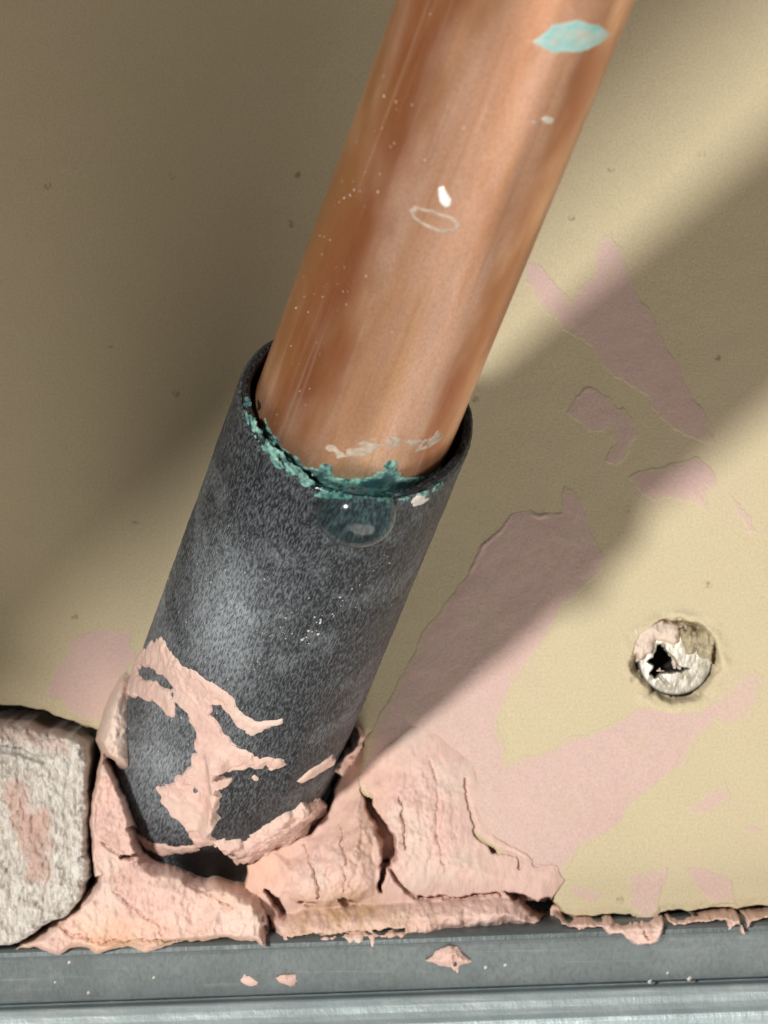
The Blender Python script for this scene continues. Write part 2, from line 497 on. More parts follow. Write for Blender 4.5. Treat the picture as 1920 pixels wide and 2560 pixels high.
# ------------------------------------------------------------------ plaster block
BLOCK = [(-500, 1800), (-60, 1800), (30, 1802), (78, 1806), (110, 1820), (186, 1834), (218, 1856), (230, 1890), (228, 1960), (222, 2040),
         (222, 2120), (228, 2190), (205, 2240), (180, 2280), (110, 2318), (50, 2352), (-500, 2385)]
uc = np.concatenate([axis_lines(-560, -40, 10)[:-1], axis_lines(-40, 290, 2.2)]); vc = axis_lines(1740, 2420, 2.4)
U, V = np.meshgrid(uc, vc)
Uw, Vw = warp(U, V, 6, 55, 31)
d = sdist(Uw, Vw, BLOCK)
st = fbm(U, V, 22, 4, 33, 2.6, 0.6, 0.15)
H = -20 + 20 * smooth(-8, 1, d) + 7.2 * np.sqrt(np.clip(smooth(-5, 12, d), 0, 1)) - 0.5 * smooth(1850, 1810, V)
H += (0.38 * st + 0.45 * fbm(U, V, 90, 3, 35) + 0.35 * fbm(U, V, 9, 2, 39, 1.8)) * smooth(4, 40, d) + 0.9 * fbm(U, V, 16, 3, 139) * smooth(-5, 4, d) * smooth(30, 10, d)
H += -1.2 * smooth(0.95, 0.4, ldist(U, V, [(-40, 1858, 14), (60, 1872, 12), (120, 1900, 5)]))
pk = smooth(-14, 22, sdist(*warp(U, V, 22, 60, 36), [(20, 1930), (75, 1950), (100, 2010), (130, 2060), (150, 2150), (130, 2210), (70, 2180), (30, 2060), (10, 1990)]))
pk *= 1.3; pk = np.clip(pk, 0, 1)
pk = np.maximum(pk, 0.7 * smooth(-10, 14, sdist(*warp(U, V, 8, 40, 38), [(-60, 1790), (160, 1800), (180, 1880), (60, 1850), (-60, 1835)])))
field('plaster_block', uc, vc, H, wall_map, M['block'], {'pink': pk}, floor=-19.5,
      label='rough off-white plaster block with pink smears beside the black sleeve', cat='block')

# ------------------------------------------------------------------ pink sealant packed round the sleeve
def lobe(U, V, poly, h, edge, seed, wob=10, wsize=60, base=-9.0, drop=12):
    Uw, Vw = warp(U, V, wob, wsize, seed)
    d = sdist(Uw, Vw, poly)
    return base + (-base) * smooth(-drop, 1.5, d) + h * np.sqrt(smooth(-2, edge, d)), d

uc = axis_lines(0, 1480, 3.0); vc = axis_lines(1580, 2430, 3.0)
U, V = np.meshgrid(uc, vc)
lump = fbm(U, V, 150, 4, 41); fine = fbm(U, V, 26, 4, 42, 2.2, 0.55, 0.2)
A, dA = lobe(U, V, [(18, 2374), (60, 2345), (120, 2312), (195, 2266), (236, 2200), (245, 2130), (330, 2100), (372, 2140), (470, 2178), (600, 2215),
                    (650, 2245), (676, 2300), (680, 2384), (640, 2360), (560, 2352), (480, 2362), (300, 2374), (150, 2378)], 5.6, 26, 43)
A += 1.0 * smooth(2340, 2200, V) * (dA > -4)
B, dB = lobe(U, V, [(262, 1872), (288, 1905), (312, 1960), (342, 2030), (352, 2090), (372, 2140), (300, 2190), (240, 2190), (232, 2120), (224, 2060), (226, 1995), (240, 1945)], 7.0, 18, 44, 6)
Cc, dC = lobe(U, V, [(350, 1636), (318, 1655), (290, 1690), (262, 1760), (243, 1850), (256, 1890), (296, 1922), (336, 1950), (352, 1850), (360, 1700)], 6.4, 34, 45, 5)
Cc -= 4.5 * smooth(1780, 1640, V) + 3.5 * smooth(296, 346, U)
D, dD = lobe(U, V, [(600, 2250), (620, 2160), (700, 2120), (770, 2090), (812, 2030), (850, 1960), (880, 1900), (930, 1800), (1000, 1720), (1090, 1740), (1150, 1800),
                    (1215, 1900), (1222, 2010), (1235, 2090), (1300, 2140), (1395, 2165), (1410, 2200), (1375, 2236), (1360, 2262), (1250, 2262), (900, 2290), (700, 2310)], 2.1, 260, 46, 14, 90)
D -= 0.5 * smooth(110, 0, dD) * smooth(2120, 1990, V)
D -= 0.9 * smooth(1150, 1400, U) * smooth(0.3, 1.5, D) + 1.2 * smooth(2010, 1760, V)
E_, dE = lobe(U, V, [(672, 2290), (760, 2275), (900, 2262), (1080, 2250), (1240, 2242), (1290, 2250), (1330, 2290), (1400, 2306), (1280, 2312), (1150, 2326), (1040, 2350), (985, 2372),
                     (940, 2392), (890, 2386), (850, 2378), (800, 2384), (760, 2372), (690, 2376)], 3.4, 46, 47, 7, 30)
L2, dL = lobe(U, V, [(832, 1888), (868, 1862), (896, 1818), (910, 1826), (904, 1872), (880, 1908), (852, 1940), (836, 1930)], 6.5, 22, 48, 6, 24)
T, dT = lobe(U, V, [(690, 2140), (790, 2095), (860, 2040), (905, 1965), (950, 2060), (965, 2160), (945, 2240), (860, 2262), (760, 2275), (700, 2240)], 3.6, 110, 49, 10)
H = A
for X in (B, Cc, D, E_, L2, T):
    H = np.maximum(H, X)
m1 = fbm(U, V, 60, 4, 143, 1.3, 0.6); m2 = np.abs(fbm(U, V, 34, 4, 144, 1.8, 0.6, 0.25))
H = H + (0.30 * lump + 0.42 * m1 - 0.45 * m2 + 0.26 * fine) * smooth(-0.5, 3.5, H) + 0.10
H += (0.10 * fbm(U, V, 9, 2, 151, 1.6) - 0.18 * smooth(0.5, 0.9, fbm(U, V, 13, 2, 153))) * smooth(0.6, 2.5, H)
H0 = H.copy()
def cut(H, line, depth, seed, wob=5):
    Uw, Vw = warp(U, V, wob, 22, seed)
    return H - depth * smooth(1.25, 0.55, ldist(Uw, Vw, line))
cracks = [
    ([(902, 1950, 5), (926, 2020, 9), (952, 2062, 13), (970, 2100, 19), (972, 2138, 17), (955, 2168, 8), (952, 2230, 4)], 6.0),
    ([(966, 2160, 4), (1000, 2215, 5), (1050, 2246, 5)], 2.0),
    ([(1162, 1950, 3), (1174, 2020, 5), (1196, 2086, 7), (1236, 2124, 10), (1290, 2132, 3.5), (1306, 2146, 6), (1298, 2172, 4)], 3.6),
    ([(1122, 1786, 3), (1160, 1830, 4), (1215, 1915, 3.5)], 1.6),
    ([(1000, 1995, 3), (1012, 2060, 4), (1010, 2120, 3)], 0.9),
    ([(664, 2228, 5), (690, 2252, 12), (708, 2284, 10)], 5.0),
    ([(1050, 2246, 4), (1160, 2244, 3), (1250, 2236, 4)], 1.8),
    ([(846, 2246, 4), (868, 2258, 9), (884, 2262, 6)], 2.2), ([(750, 2258, 4), (785, 2262, 5)], 1.6),
    ([(932, 2326, 3), (960, 2322, 6), (1012, 2322, 5)], 2.0), ([(720, 2340, 3), (830, 2332, 4), (932, 2326, 3)], 1.0),
    ([(276, 1892, 5), (296, 1934, 9), (322, 1990, 12), (348, 2046, 14), (358, 2076, 10)], 9.0),
    ([(332, 2066, 8), (346, 2100, 11), (362, 2128, 10), (400, 2142, 6), (470, 2172, 7), (520, 2188, 9)], 6.0),
    ([(310, 2138, 4), (362, 2126, 8)], 3.0), ([(262, 2096, 3), (290, 2118, 4), (330, 2132, 3)], 0.8),
    ([(660, 2290, 4), (668, 2340, 5), (664, 2385, 5)], 1.2), ([(300, 2226, 2), (340, 2262, 3), (400, 2300, 4), (420, 2330, 2)], 0.5),
    ([(140, 2300, 3), (190, 2330, 5), (260, 2346, 3), (380, 2340, 3), (470, 2346, 2)], 0.7), ([(470, 2200, 2), (540, 2232, 3), (580, 2262, 2)], 0.5),
    ([(760, 2110, 3), (790, 2180, 3), (800, 2240, 4)], 0.8), ([(850, 2060, 2), (862, 2140, 3), (858, 2220, 3)], 0.5),
    ([(1080, 1900, 2), (1096, 1990, 3), (1090, 2080, 3), (1110, 2180, 2)], 0.4),
]
for i, (ln, dp) in enumerate(cracks):
    H = cut(H, ln, dp, 60 + i)
pocket = sdist(*warp(U, V, 6, 26, 90), [(1262, 2236), (1300, 2236), (1345, 2252), (1376, 2240), (1392, 2268), (1412, 2292), (1398, 2304), (1352, 2300), (1322, 2276), (1300, 2254)])
H -= 6.5 * smooth(-3, 8, pocket)
dark = sdist(*warp(U, V, 6, 30, 91), [(480, 2140), (560, 2130), (604, 2168), (612, 2196), (596, 2212), (540, 2196), (470, 2176)])
H -= 7.0 * smooth(-2, 10, dark)
for (pu, pv_, pr) in ((298, 1996, 0), (730, 2062, 0), (1340, 2158, 9), (560, 2170, 0)):
    if pr:
        H -= 1.0 * smooth(1.2, 0.4, np.hypot(U - pu, V - pv_) / pr)
peach = smooth(2215, 2335, V) * smooth(620, 120, U) * (0.6 + 0.5 * fbm(U, V, 120, 3, 95))
peach = np.maximum(peach, 0.5 * smooth(120, 20, np.hypot((U - 620) / 1.3, V - 2190)))
ochre = 0.5 * smooth(90, 10, np.hypot((U - 850) / 2.2, V - 2262)) + 0.4 * smooth(60, 0, np.abs(V - 2300)) * smooth(700, 760, U) * smooth(1150, 1000, U)
ochre = np.maximum(ochre, 0.6 * smooth(14, 0, np.abs(V - track_line(U) + 4)) * smooth(240, 300, U) * smooth(660, 600, U))
ochre = np.maximum(ochre, 0.5 * smooth(26, 5, np.abs(V - 2324)) * smooth(690, 760, U) * smooth(1040, 1000, U))
ochre = np.maximum(ochre, 0.30 * smooth(95, 30, np.hypot(U - 900, (V - 2060) / 1.7)))
chalk = 0.55 * smooth(60, 10, np.hypot(U - 300, (V - 1780) / 2.0)) + 0.35 * smooth(0.1, 0.7, fbm(U, V, 110, 3, 97))
field('pink_sealant', uc, vc, H, wall_map, M['pink'], {'peach': np.clip(peach, 0, 1), 'ochre': np.clip(ochre, 0, 1), 'chalk': np.clip(chalk, 0, 0.8), 'calm': smooth(2.2, 0.5, H0) * smooth(2200, 2080, V)}, floor=-8.0,
      label='cracked mass of pink sealant packed around the base of the black sleeve', cat='sealant')

# narrow strip of it squeezed out between board and track, to the right
uc = axis_lines(1380, 2000, 2.5); vc = axis_lines(2240, 2390, 2.5)
U, V = np.meshgrid(uc, vc)
Hs, ds = lobe(U, V, [(1392, 2296), (1450, 2299), (1560, 2297), (1700, 2290), (1800, 2284), (1850, 2280), (1990, 2266), (1990, 2288), (1900, 2294), (1876, 2306), (1868, 2330), (1852, 2334),
                     (1838, 2312), (1822, 2330), (1808, 2304), (1700, 2308), (1664, 2312), (1656, 2338), (1626, 2360), (1592, 2362), (1566, 2348), (1546, 2334),
                     (1520, 2334), (1500, 2322), (1440, 2322), (1400, 2314)], 4.6, 16, 111, 6, 24, -6.0, 8)
Hs += 0.8 * smooth(20, 50, ds) + 0.3 * fbm(U, V, 30, 4, 113, 1.8)
for i, (ln, dp) in enumerate([([(1848, 2276, 5), (1856, 2300, 8), (1860, 2318, 5)], 3.5), ([(1836, 2318, 3), (1840, 2336, 3)], 2.0), ([(1606, 2322, 3), (1616, 2336, 3)], 0.8),
                              ([(1660, 2290, 6), (1668, 2312, 9)], 3.5)]):
    Uw, Vw = warp(U, V, 4, 20, 120 + i)
    Hs -= dp * smooth(1.25, 0.5, ldist(Uw, Vw, ln))
Z = np.zeros_like(U)
field('sealant_strip', uc, vc, Hs, wall_map, M['pink'], {'peach': Z, 'ochre': 0.4 * smooth(2304, 2288, V), 'chalk': Z}, floor=-5.9,
      label='thin pink sealant strip with drooping tongues between tan board and metal track', cat='sealant')

# ------------------------------------------------------------------ thin pink smears on the board
def smear(poly, label, seed, thick=0.22, wob=9, wsize=45, edge=10, thin=0.1, grow=0.0, group='pink sealant smears on the board'):
    P = np.asarray(poly, float)
    uc = axis_lines(P[:, 0].min() - 25, P[:, 0].max() + 25, 3.0); vc = axis_lines(P[:, 1].min() - 25, P[:, 1].max() + 25, 3.0)
    U, V = np.meshgrid(uc, vc)
    Uw, Vw = warp(U, V, wob, wsize, seed)
    d = sdist(Uw, Vw, poly) + grow
    n = fbm(U, V, 60, 4, seed + 5)
    soft = edge * (0.8 + 3.2 * smooth(-0.5, 0.7, fbm(U, V, 170, 2, seed + 6)))       # crisp here, feathered there
    H = board_relief(U, V) - 0.30 + 0.325 * smooth(-edge, 1, d) + 0.22 * thick * smooth(-2, edge * 3.0, d) * (0.6 + 0.5 * n)
    H += thick * 0.30 * np.exp(-((d - 5) / 4.0) ** 2) * smooth(0.30, 0.8, fbm(U, V, 90, 3, seed + 7)) * smooth(edge * 2.2, edge, soft)
    H += 0.008 * fbm(U, V, 18, 3, seed + 8, 2.0)
    drag = fbm(U + V, V - U, 26, 3, seed + 9, 6.0)
    th = np.clip(smooth(soft * 0.45, -3, d) * 0.9 + 0.4 * thin + 0.12 * smooth(0.25, 0.85, fbm(U, V, 75, 4, seed + 9)) + 0.12 * smooth(0.2, 0.9, drag), 0, 0.95)
    Z = np.zeros_like(U)
    return field('sealant_smear', uc, vc, H, wall_map, M['film'], {'thin': th, 'peach': Z, 'ochre': Z}, floor=-0.2, label=label, cat='smear', group=group)

def R4(p): return [(1100 + 0.4943 * x, 500 + 0.4943 * y) for x, y in p]
def R2(p): return [(900 + 0.6148 * x, 1500 + 0.6148 * y) for x, y in p]

smear([(1000, 1700), (1050, 1610), (1130, 1489), (1179, 1405), (1263, 1300), (1322, 1278), (1404, 1272), (1418, 1212), (1448, 1232), (1466, 1301), (1495, 1365), (1520, 1414),
       (1450, 1490), (1415, 1520), (1324, 1641), (1272, 1746), (1252, 1832), (1268, 1904), (1340, 1886), (1478, 1832), (1590, 1770), (1640, 1776), (1760, 1768), (1800, 1740), (1830, 1760),
       (1770, 1830), (1724, 1881), (1699, 1924), (1607, 1992), (1545, 2053), (1453, 2109), (1400, 2180), (1330, 2190), (1180, 2060), (1000, 2000), (900, 1960), (940, 1800)],
      'broad pink sealant smear sweeping from the sleeve up beneath the screw head', 201, 0.35, 12, 70, 12, 0.05)
smear(R4([(860, 170), (925, 250), (1000, 470), (1085, 600), (1155, 750), (1240, 900), (1335, 1080), (1395, 1230), (1350, 1240), (1220, 1180), (1120, 1110), (1040, 1010), (930, 905),
          (850, 845), (740, 735), (630, 650), (520, 550), (420, 420), (440, 320), (520, 330), (600, 440), (660, 520), (760, 380), (790, 230)]),
      'long slanting pink smear on the board right of the copper pipe', 205, 0.22, 8, 50, 10, 0.12)
smear(R4([(690, 1000), (760, 955), (860, 995), (985, 1130), (1000, 1200), (945, 1290), (890, 1350), (830, 1320), (885, 1230), (840, 1160), (760, 1180), (700, 1110), (650, 1070)]),
      'small hook-shaped pink smear in shadow between sleeve lip and long streak', 209, 0.18, 8, 40, 10, 0.2)
smear(R4([(945, 1410), (1000, 1365), (1200, 1335), (1310, 1305), (1370, 1345), (1405, 1430), (1350, 1500), (1345, 1590), (1275, 1535), (1180, 1510), (1080, 1520), (1010, 1460)]),
      'rounded pink smear crossing the lower edge of the pipe shadow', 213, 0.4, 6, 40, 10, 0.1)
smear(R4([(1440, 1470), (1530, 1550), (1620, 1700), (1560, 1660), (1490, 1570)]), 'faint short pink streak near the right edge above the screw', 217, 0.1, 10, 26, 8, 0.5)
smear([(336, 1585), (334, 1650), (300, 1690), (285, 1775), (250, 1806), (190, 1788), (160, 1766), (158, 1758), (112, 1738), (130, 1685), (180, 1605), (250, 1575)],
      'thin pink smear on the board left of the sleeve above the plaster block', 221, 0.3, 14, 60, 16, 0.15)
smear(R2([(1090, 1140), (1180, 1090), (1250, 1085), (1235, 1200), (1160, 1290), (1095, 1255)]), 'faint pink patch low on the board above the drooping sealant tongue', 225, 0.1, 10, 45, 12, 0.35)
smear(R2([(1300, 1075), (1400, 1100), (1525, 1150), (1535, 1230), (1440, 1245), (1375, 1180)]), 'faint pink patch at the lower right, nearest the board edge', 229, 0.1, 10, 45, 12, 0.35)
smear(R2([(1330, 850), (1400, 790), (1485, 735), (1505, 800), (1440, 865), (1350, 875)]), 'faint slanting pink patch on the board below right of the screw', 233, 0.1, 9, 45, 12, 0.4)
smear(R2([(835, 1165), (920, 1170), (1000, 1185), (960, 1225), (880, 1210)]), 'small pink patch on the board corner beside the dark pocket', 237, 0.12, 8, 35, 10, 0.3)
smear(R2([(1545, 930), (1600, 915), (1650, 935), (1600, 958)]), 'tiny pink fleck-like smear on the board at far lower right', 241, 0.1, 5, 25, 7, 0.3)
smear(R2([(1440, 380), (1500, 330), (1600, 260), (1659, 300), (1620, 420), (1530, 520), (1450, 500)]), 'very faint pink haze of sealant right of the screw', 245, 0.05, 14, 60, 18, 0.62)

# ------------------------------------------------------------------ screw
def screw():
    root = bpy.data.objects.new('drywall_screw', None)
    root.location = wall_pt(*SCREW, 0)
    put(root, label='worn cross-recess screw sunk in the tan board, partly filled with pink sealant', cat='screw')
    bpy.context.view_layer.update()
    u0, v0 = SCREW
    uc = axis_lines(u0 - 108, u0 + 108, 1.8); vc = axis_lines(v0 - 108, v0 + 108, 1.8)
    U, V = np.meshgrid(uc, vc)
    r = np.hypot(U - u0, (V - v0) * 1.06)
    H = -1.15 - 0.25 * (r / 95) ** 2 - 2.4 * smooth(90, 98, r)
    H += 0.05 * fbm(U, V, 18, 4, 301, 2.6, 0.6, 0.2)
    Uw, Vw = warp(U, V, 5, 22, 303)
    rec = sdist(Uw, Vw, [(1645, 1612), (1662, 1608), (1676, 1640), (1700, 1662), (1722, 1672), (1705, 1684), (1672, 1680), (1652, 1690), (1636, 1696), (1622, 1688), (1632, 1666), (1620, 1655), (1640, 1646)])
    H -= 5.0 * smooth(-2, 7, rec)
    slot = ldist(Uw, Vw, [(1652, 1690, 5), (1664, 1712, 4)]); H -= 0.6 * smooth(1.3, 0.5, slot)
    field('screw_head', uc, vc, H, wall_map, M['screw'], {'grime_shade': np.clip(smooth(-2, 3, rec) + 0.8 * smooth(82, 94, r), 0, 1)}, floor=-7.5, parent=root)
    uc = axis_lines(1566, 1740, 2.0); vc = axis_lines(1528, 1680, 2.0)
    U, V = np.meshgrid(uc, vc)
    Uw, Vw = warp(U, V, 9, 26, 307)
    d = sdist(Uw, Vw, [(1580, 1560), (1610, 1546), (1650, 1552), (1712, 1566), (1706, 1600), (1676, 1616), (1655, 1612), (1640, 1606), (1630, 1640), (1605, 1650), (1584, 1640), (1576, 1600)])
    H = -2.6 + 2.3 * smooth(-10, 8, d) + 0.5 * smooth(0, 30, d) + 0.32 * fbm(U, V, 20, 4, 309, 2.2)
    Z = np.zeros_like(U)
    field('sealant_filling', uc, vc, H, wall_map, M['pink'], {'peach': Z, 'ochre': 0.30 + Z, 'chalk': 0.7 + Z}, floor=-2.5, parent=root)
    uc = axis_lines(1680, 1826, 2.0); vc = axis_lines(1546, 1660, 2.0)
    U, V = np.meshgrid(uc, vc)
    Uw, Vw = warp(U, V, 8, 22, 311)
    d = sdist(Uw, Vw, [(1700, 1572), (1720, 1562), (1750, 1580), (1772, 1566), (1800, 1560), (1812, 1580), (1806, 1606), (1786, 1616), (1784, 1668), (1762, 1650), (1740, 1626), (1716, 1632), (1700, 1604)])
    H = -2.4 + 2.2 * smooth(-9, 6, d) + 0.4 * smooth(0, 20, d) + 0.45 * fbm(U, V, 18, 4, 313, 2.4)
    field('torn_paper', uc, vc, H, wall_map, M['paper'], floor=-2.3, parent=root)
screw()

# ------------------------------------------------------------------ copper pipe
RP, RS, RI, TL = 10.52, 12.48, 11.25, 60.5
s_len = RP * math.pi
sc = axis_lines(-s_len, s_len, 0.25); tc = np.concatenate([axis_lines(0, 45, 3)[:-1], axis_lines(45, 150, 0.5)[:-1], axis_lines(150, 430, 10)])
Sg, Tg = np.meshgrid(sc, tc)
Hp = 0.004 * fbm(Sg * 20, Tg * 20, 120, 2, 401, 8.0)
th = Sg / RP
tarn_shade = np.clip(smooth(-0.25, 1.25, 0.8 * fbm(Sg * 20, Tg * 20, 90, 4, 403, 3.5) + 1.15 * smooth(0.10, -0.75, th) + 0.75 * smooth(0.45, 1.1, th)), 0, 1) * 0.95  # random tarnish, plus side shading painted into the copper's flanks
pipe_root = bpy.data.objects.new('copper_pipe', None); pipe_root.location = PB
put(pipe_root, label='tarnished copper pipe rising out of the black sleeve', cat='pipe')
bpy.context.view_layer.update()

def cylinder_local(o):
    """turn an object's own axes so that its z runs along the pipe (for grain that follows it)"""
    rot = Matrix((E1, -E2, PA)).transposed().to_4x4()
    mw = Matrix.Translation(PB) @ rot
    o.data.transform(mw.inverted())
    par = o.parent
    o.matrix_world = mw if par is None else mw
    if par is not None:
        o.matrix_parent_inverse = par.matrix_world.inverted(); o.matrix_basis = mw

ob = field('pipe_wall', sc, tc, Hp, tube_map(RP), M['copper'], {'tarnish_shade': tarn_shade}, parent=pipe_root)
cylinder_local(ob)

def tube_patch(name, pts, R, mat, seed, thick, wob=0.4, wsize=2.0, edge=0.5, step=0.11, attrs=None, base=0.3, extra=None, raw=False, **kw):
    P = np.asarray(pts if raw else tube_poly(pts, R))
    sc = axis_lines(P[:, 0].min() - 1.2, P[:, 0].max() + 1.2, step); tc = axis_lines(P[:, 1].min() - 1.2, P[:, 1].max() + 1.2, step)
    A_, T_ = np.meshgrid(sc, tc)
    k = 20.0
    Aw, Tw = warp(A_ * k, T_ * k, wob * k, wsize * k, seed); Aw /= k; Tw /= k
    d = sdist(Aw, Tw, P)
    H = -base + (base + 0.02) * smooth(-edge, 0.05, d) + thick * np.sqrt(smooth(-0.05, edge * 2, d)) * (0.8 + 0.3 * fbm(A_ * k, T_ * k, 60, 4, seed + 3))
    if extra is not None: H = extra(H, A_, T_, d)
    at = attrs(A_, T_, d) if attrs else None
    o = field(name, sc, tc, H, tube_map(R), mat, at, floor=-base * 0.4, **kw)
    cylinder_local(o)
    return o

def teal_at(seed, amt=0.3, edge=0.8):
    return lambda a, t, d: {'thin': np.clip(amt + 0.6 * smooth(0.0, 0.6, fbm(a * 20, t * 20, 30, 3, seed)), 0, 1)}

tube_patch('verdigris_stain', [(1330, 105), (1380, 66), (1440, 52), (1500, 60), (1528, 84), (1500, 112), (1450, 128), (1390, 134), (1350, 122)], RP, M['teal_pale'], 411, 0.02, 0.2, 2.0, 0.35,
           attrs=lambda a, t, d: {'thin': np.clip(0.8 * smooth(0.25, -0.15, d) + 0.25 * smooth(0.5, 1.2, d) + 0.35 * fbm(a * 20, t * 20, 30, 3, 412), 0, 0.9)}, parent=pipe_root, label='pale teal lens-shaped stain near the top of the pipe')
tube_patch('verdigris_stain', [(1350, 300), (1366, 290), (1386, 292), (1384, 306), (1364, 308)], RP, M['teal_pale'], 414, 0.03, 0.12, 1.0, 0.2, attrs=teal_at(415, 0.35), parent=pipe_root)
tube_patch('lime_scale', [(1325, 304), (1340, 298), (1344, 308), (1332, 314)], RP, M['scale'], 417, 0.03, 0.1, 1.0, 0.2, parent=pipe_root)
tube_patch('lime_scale', [(815, 1110), (860, 1112), (920, 1098), (1000, 1094), (1060, 1100), (1100, 1078), (1108, 1092), (1080, 1130), (1030, 1128), (960, 1120), (900, 1140), (850, 1140), (815, 1128)],
           RP, M['scale'], 419, 0.05, 0.5, 1.1, 0.35, parent=pipe_root, label='greyish scale band just above the sleeve lip',
           extra=lambda H, a, t, d: H + 0.08 * fbm(a * 20, t * 20, 24, 4, 421) - 0.03)
tube_patch('verdigris_stain', [(664, 1040), (684, 1090), (736, 1140), (790, 1180), (800, 1160), (824, 1162), (832, 1194), (900, 1196), (944, 1186), (960, 1160), (985, 1150), (996, 1172), (1006, 1190),
                               (1060, 1190), (1120, 1160), (1120, 1200), (1040, 1260), (900, 1280), (780, 1250), (690, 1180), (650, 1080)], RP, M['teal'], 423, 0.12, 0.35, 1.0, 0.3,
           attrs=lambda a, t, d: {'thin': 0.0 * a, 'deep': np.clip(0.85 * smooth(0.1, 0.9, d) * (0.8 + 0.5 * fbm(a * 20, t * 20, 50, 3, 425)), 0, 0.95)}, parent=pipe_root, label='dark teal corrosion where the pipe enters the sleeve')
# the pale tide mark left round the dried drop
def ring(H, a, t, d):
    return H - 0.12 * smooth(0.30, 0.55, d)
tube_patch('water_mark', [(1022, 524), (1040, 514), (1080, 526), (1130, 544), (1152, 562), (1142, 580), (1100, 580), (1056, 562), (1030, 544)], RP, M['scale'], 427, 0.03, 0.12, 1.2, 0.25, extra=ring, base=0.2, parent=pipe_root,
           label='pale ring-shaped tide mark below a small droplet')

tube_patch('painted_glint', [(1096, 470), (1108, 464), (1116, 482), (1126, 500), (1126, 516), (1114, 520), (1102, 506), (1097, 488)], RP, M['glint'], 429, 0.25, 0.08, 1.0, 0.2, 0.06, base=0.2, parent=pipe_root,  # white patch painted as the droplet's glint
           label='small white painted glint above the tide mark')

# ------------------------------------------------------------------ black sleeve
sleeve = bpy.data.objects.new('pipe_sleeve', None); sleeve.location = PB
put(sleeve, label='black sleeve around the copper pipe, its foot smeared with pink sealant', cat='pipe sleeve')
bpy.context.view_layer.update()
s_len = RS * math.pi
sc = axis_lines(-s_len, s_len, 0.18); tc = axis_lines(-24, TL, 0.25)
Sg, Tg = np.meshgrid(sc, tc)
k = 20
edge_w = 0.35 * fbm(np.cos(sc / RS) * 900, np.sin(sc / RS) * 900, 260, 3, 431)
ang = sc / RS
edge_w += -0.5 * smooth(0.25, 0.0, np.abs(ang - 0.02)) - 1.1 * (1 - np.cos(ang)) * smooth(0.3, -0.5, ang) + 0.35 * smooth(0.5, 1.2, ang)
Tw = Tg + edge_w[None, :] * smooth(40, TL, Tg)
Hs = 0.10 * fbm(Sg * k, Tg * k, 300, 3, 433) + 0.035 * fbm(Sg * k, Tg * k, 12, 3, 434, 2.0)
Hs -= 0.35 * smooth(TL - 0.9, TL, Tg) ** 2
Hs += 0.28 * smooth(1.0, 0.2, ldist(Sg, Tg, [(*on_tube(770, 1800, RS), 0.5), (*on_tube(710, 1990, RS), 0.6)]))
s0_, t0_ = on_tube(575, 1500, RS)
sheen = np.exp(-((Sg - s0_) / 5.0) ** 2 - ((Tg - t0_) / 9.0) ** 2) * (0.75 + 0.35 * fbm(Sg * k, Tg * k, 120, 3, 437, 2.5))  # highlight sheen painted as paler grey, carried together with the dust
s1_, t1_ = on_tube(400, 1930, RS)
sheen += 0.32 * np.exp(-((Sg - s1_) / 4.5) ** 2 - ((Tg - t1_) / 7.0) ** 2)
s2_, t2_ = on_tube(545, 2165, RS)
foot_shade = np.clip(1.1 * smooth(1.6, 0.7, np.hypot((Sg - s2_) / 4.5, (Tg - t2_) / 2.8)) + 0.5 * smooth(2.0, 0.6, np.hypot((Sg - s2_ - 4.5) / 4.0, (Tg - t2_ - 6) / 4.0)), 0, 1)
dust_sheen = np.clip(1.0 * sheen + 0.6 * smooth(48, 22, Tg) * (0.55 + 0.4 * fbm(Sg * k, Tg * k, 140, 4, 435)) * smooth(0.4, -0.5, Sg / RS) + 0.2 * smooth(0.1, 0.9, fbm(Sg * k, Tg * k, 90, 4, 436)), 0, 1)
def sl_map(s, t, h): return tube_map(RS)(s, t, h)
Tcopy = Tw
U_, V_ = Sg, Tw
co_map = tube_map(RS)
def bent(s, t, h):
    return co_map(s, Tcopy.ravel(), h)
ob = field('sleeve_wall', sc, tc, Hs, bent, M['sleeve'], {'dust_sheen': dust_sheen * (1 - foot_shade), 'foot_shade': foot_shade}, parent=sleeve)
cylinder_local(ob)
# cut end and bore
q = np.array([0, .04, .12, .25, .5, .75, .88, .96, 1.0, 1.0, 1.0])
rr = np.array([RS - 0.36, RS - 0.45, RS - 0.6, RS - .75, (RS + RI) / 2 - .05, RI + .25, RI + .12, RI + .03, RI, RI, RI])
tt = np.array([0, .10, .16, .2, .22, .16, .08, -.05, -.4, -6, -40])
idx = np.arange(len(q), dtype=float)
Sg, Ig = np.meshgrid(sc, idx)
def lip_map(s, i, h):
    i = i.astype(int); th = s / RS
    n = np.sin(th)[:, None] * E1_ + np.cos(th)[:, None] * E2_
    t = TL + np.interp(s, sc, edge_w) + tt[i] + h
    return PB_ + (t * MM)[:, None] * PA_ + ((rr[i] + 0 * h) * MM)[:, None] * n
Hl = 0.12 * fbm(np.cos(Sg / RS) * 900 + Ig * 9, np.sin(Sg / RS) * 900, 60, 3, 441) * (Ig > 0) * (Ig < 7)
ob = field('cut_lip', sc, idx, Hl, lip_map, M['lip'], {'wet': smooth(0.75, 0.3, np.abs(Sg / RS - 0.08))}, parent=sleeve)
cylinder_local(ob)

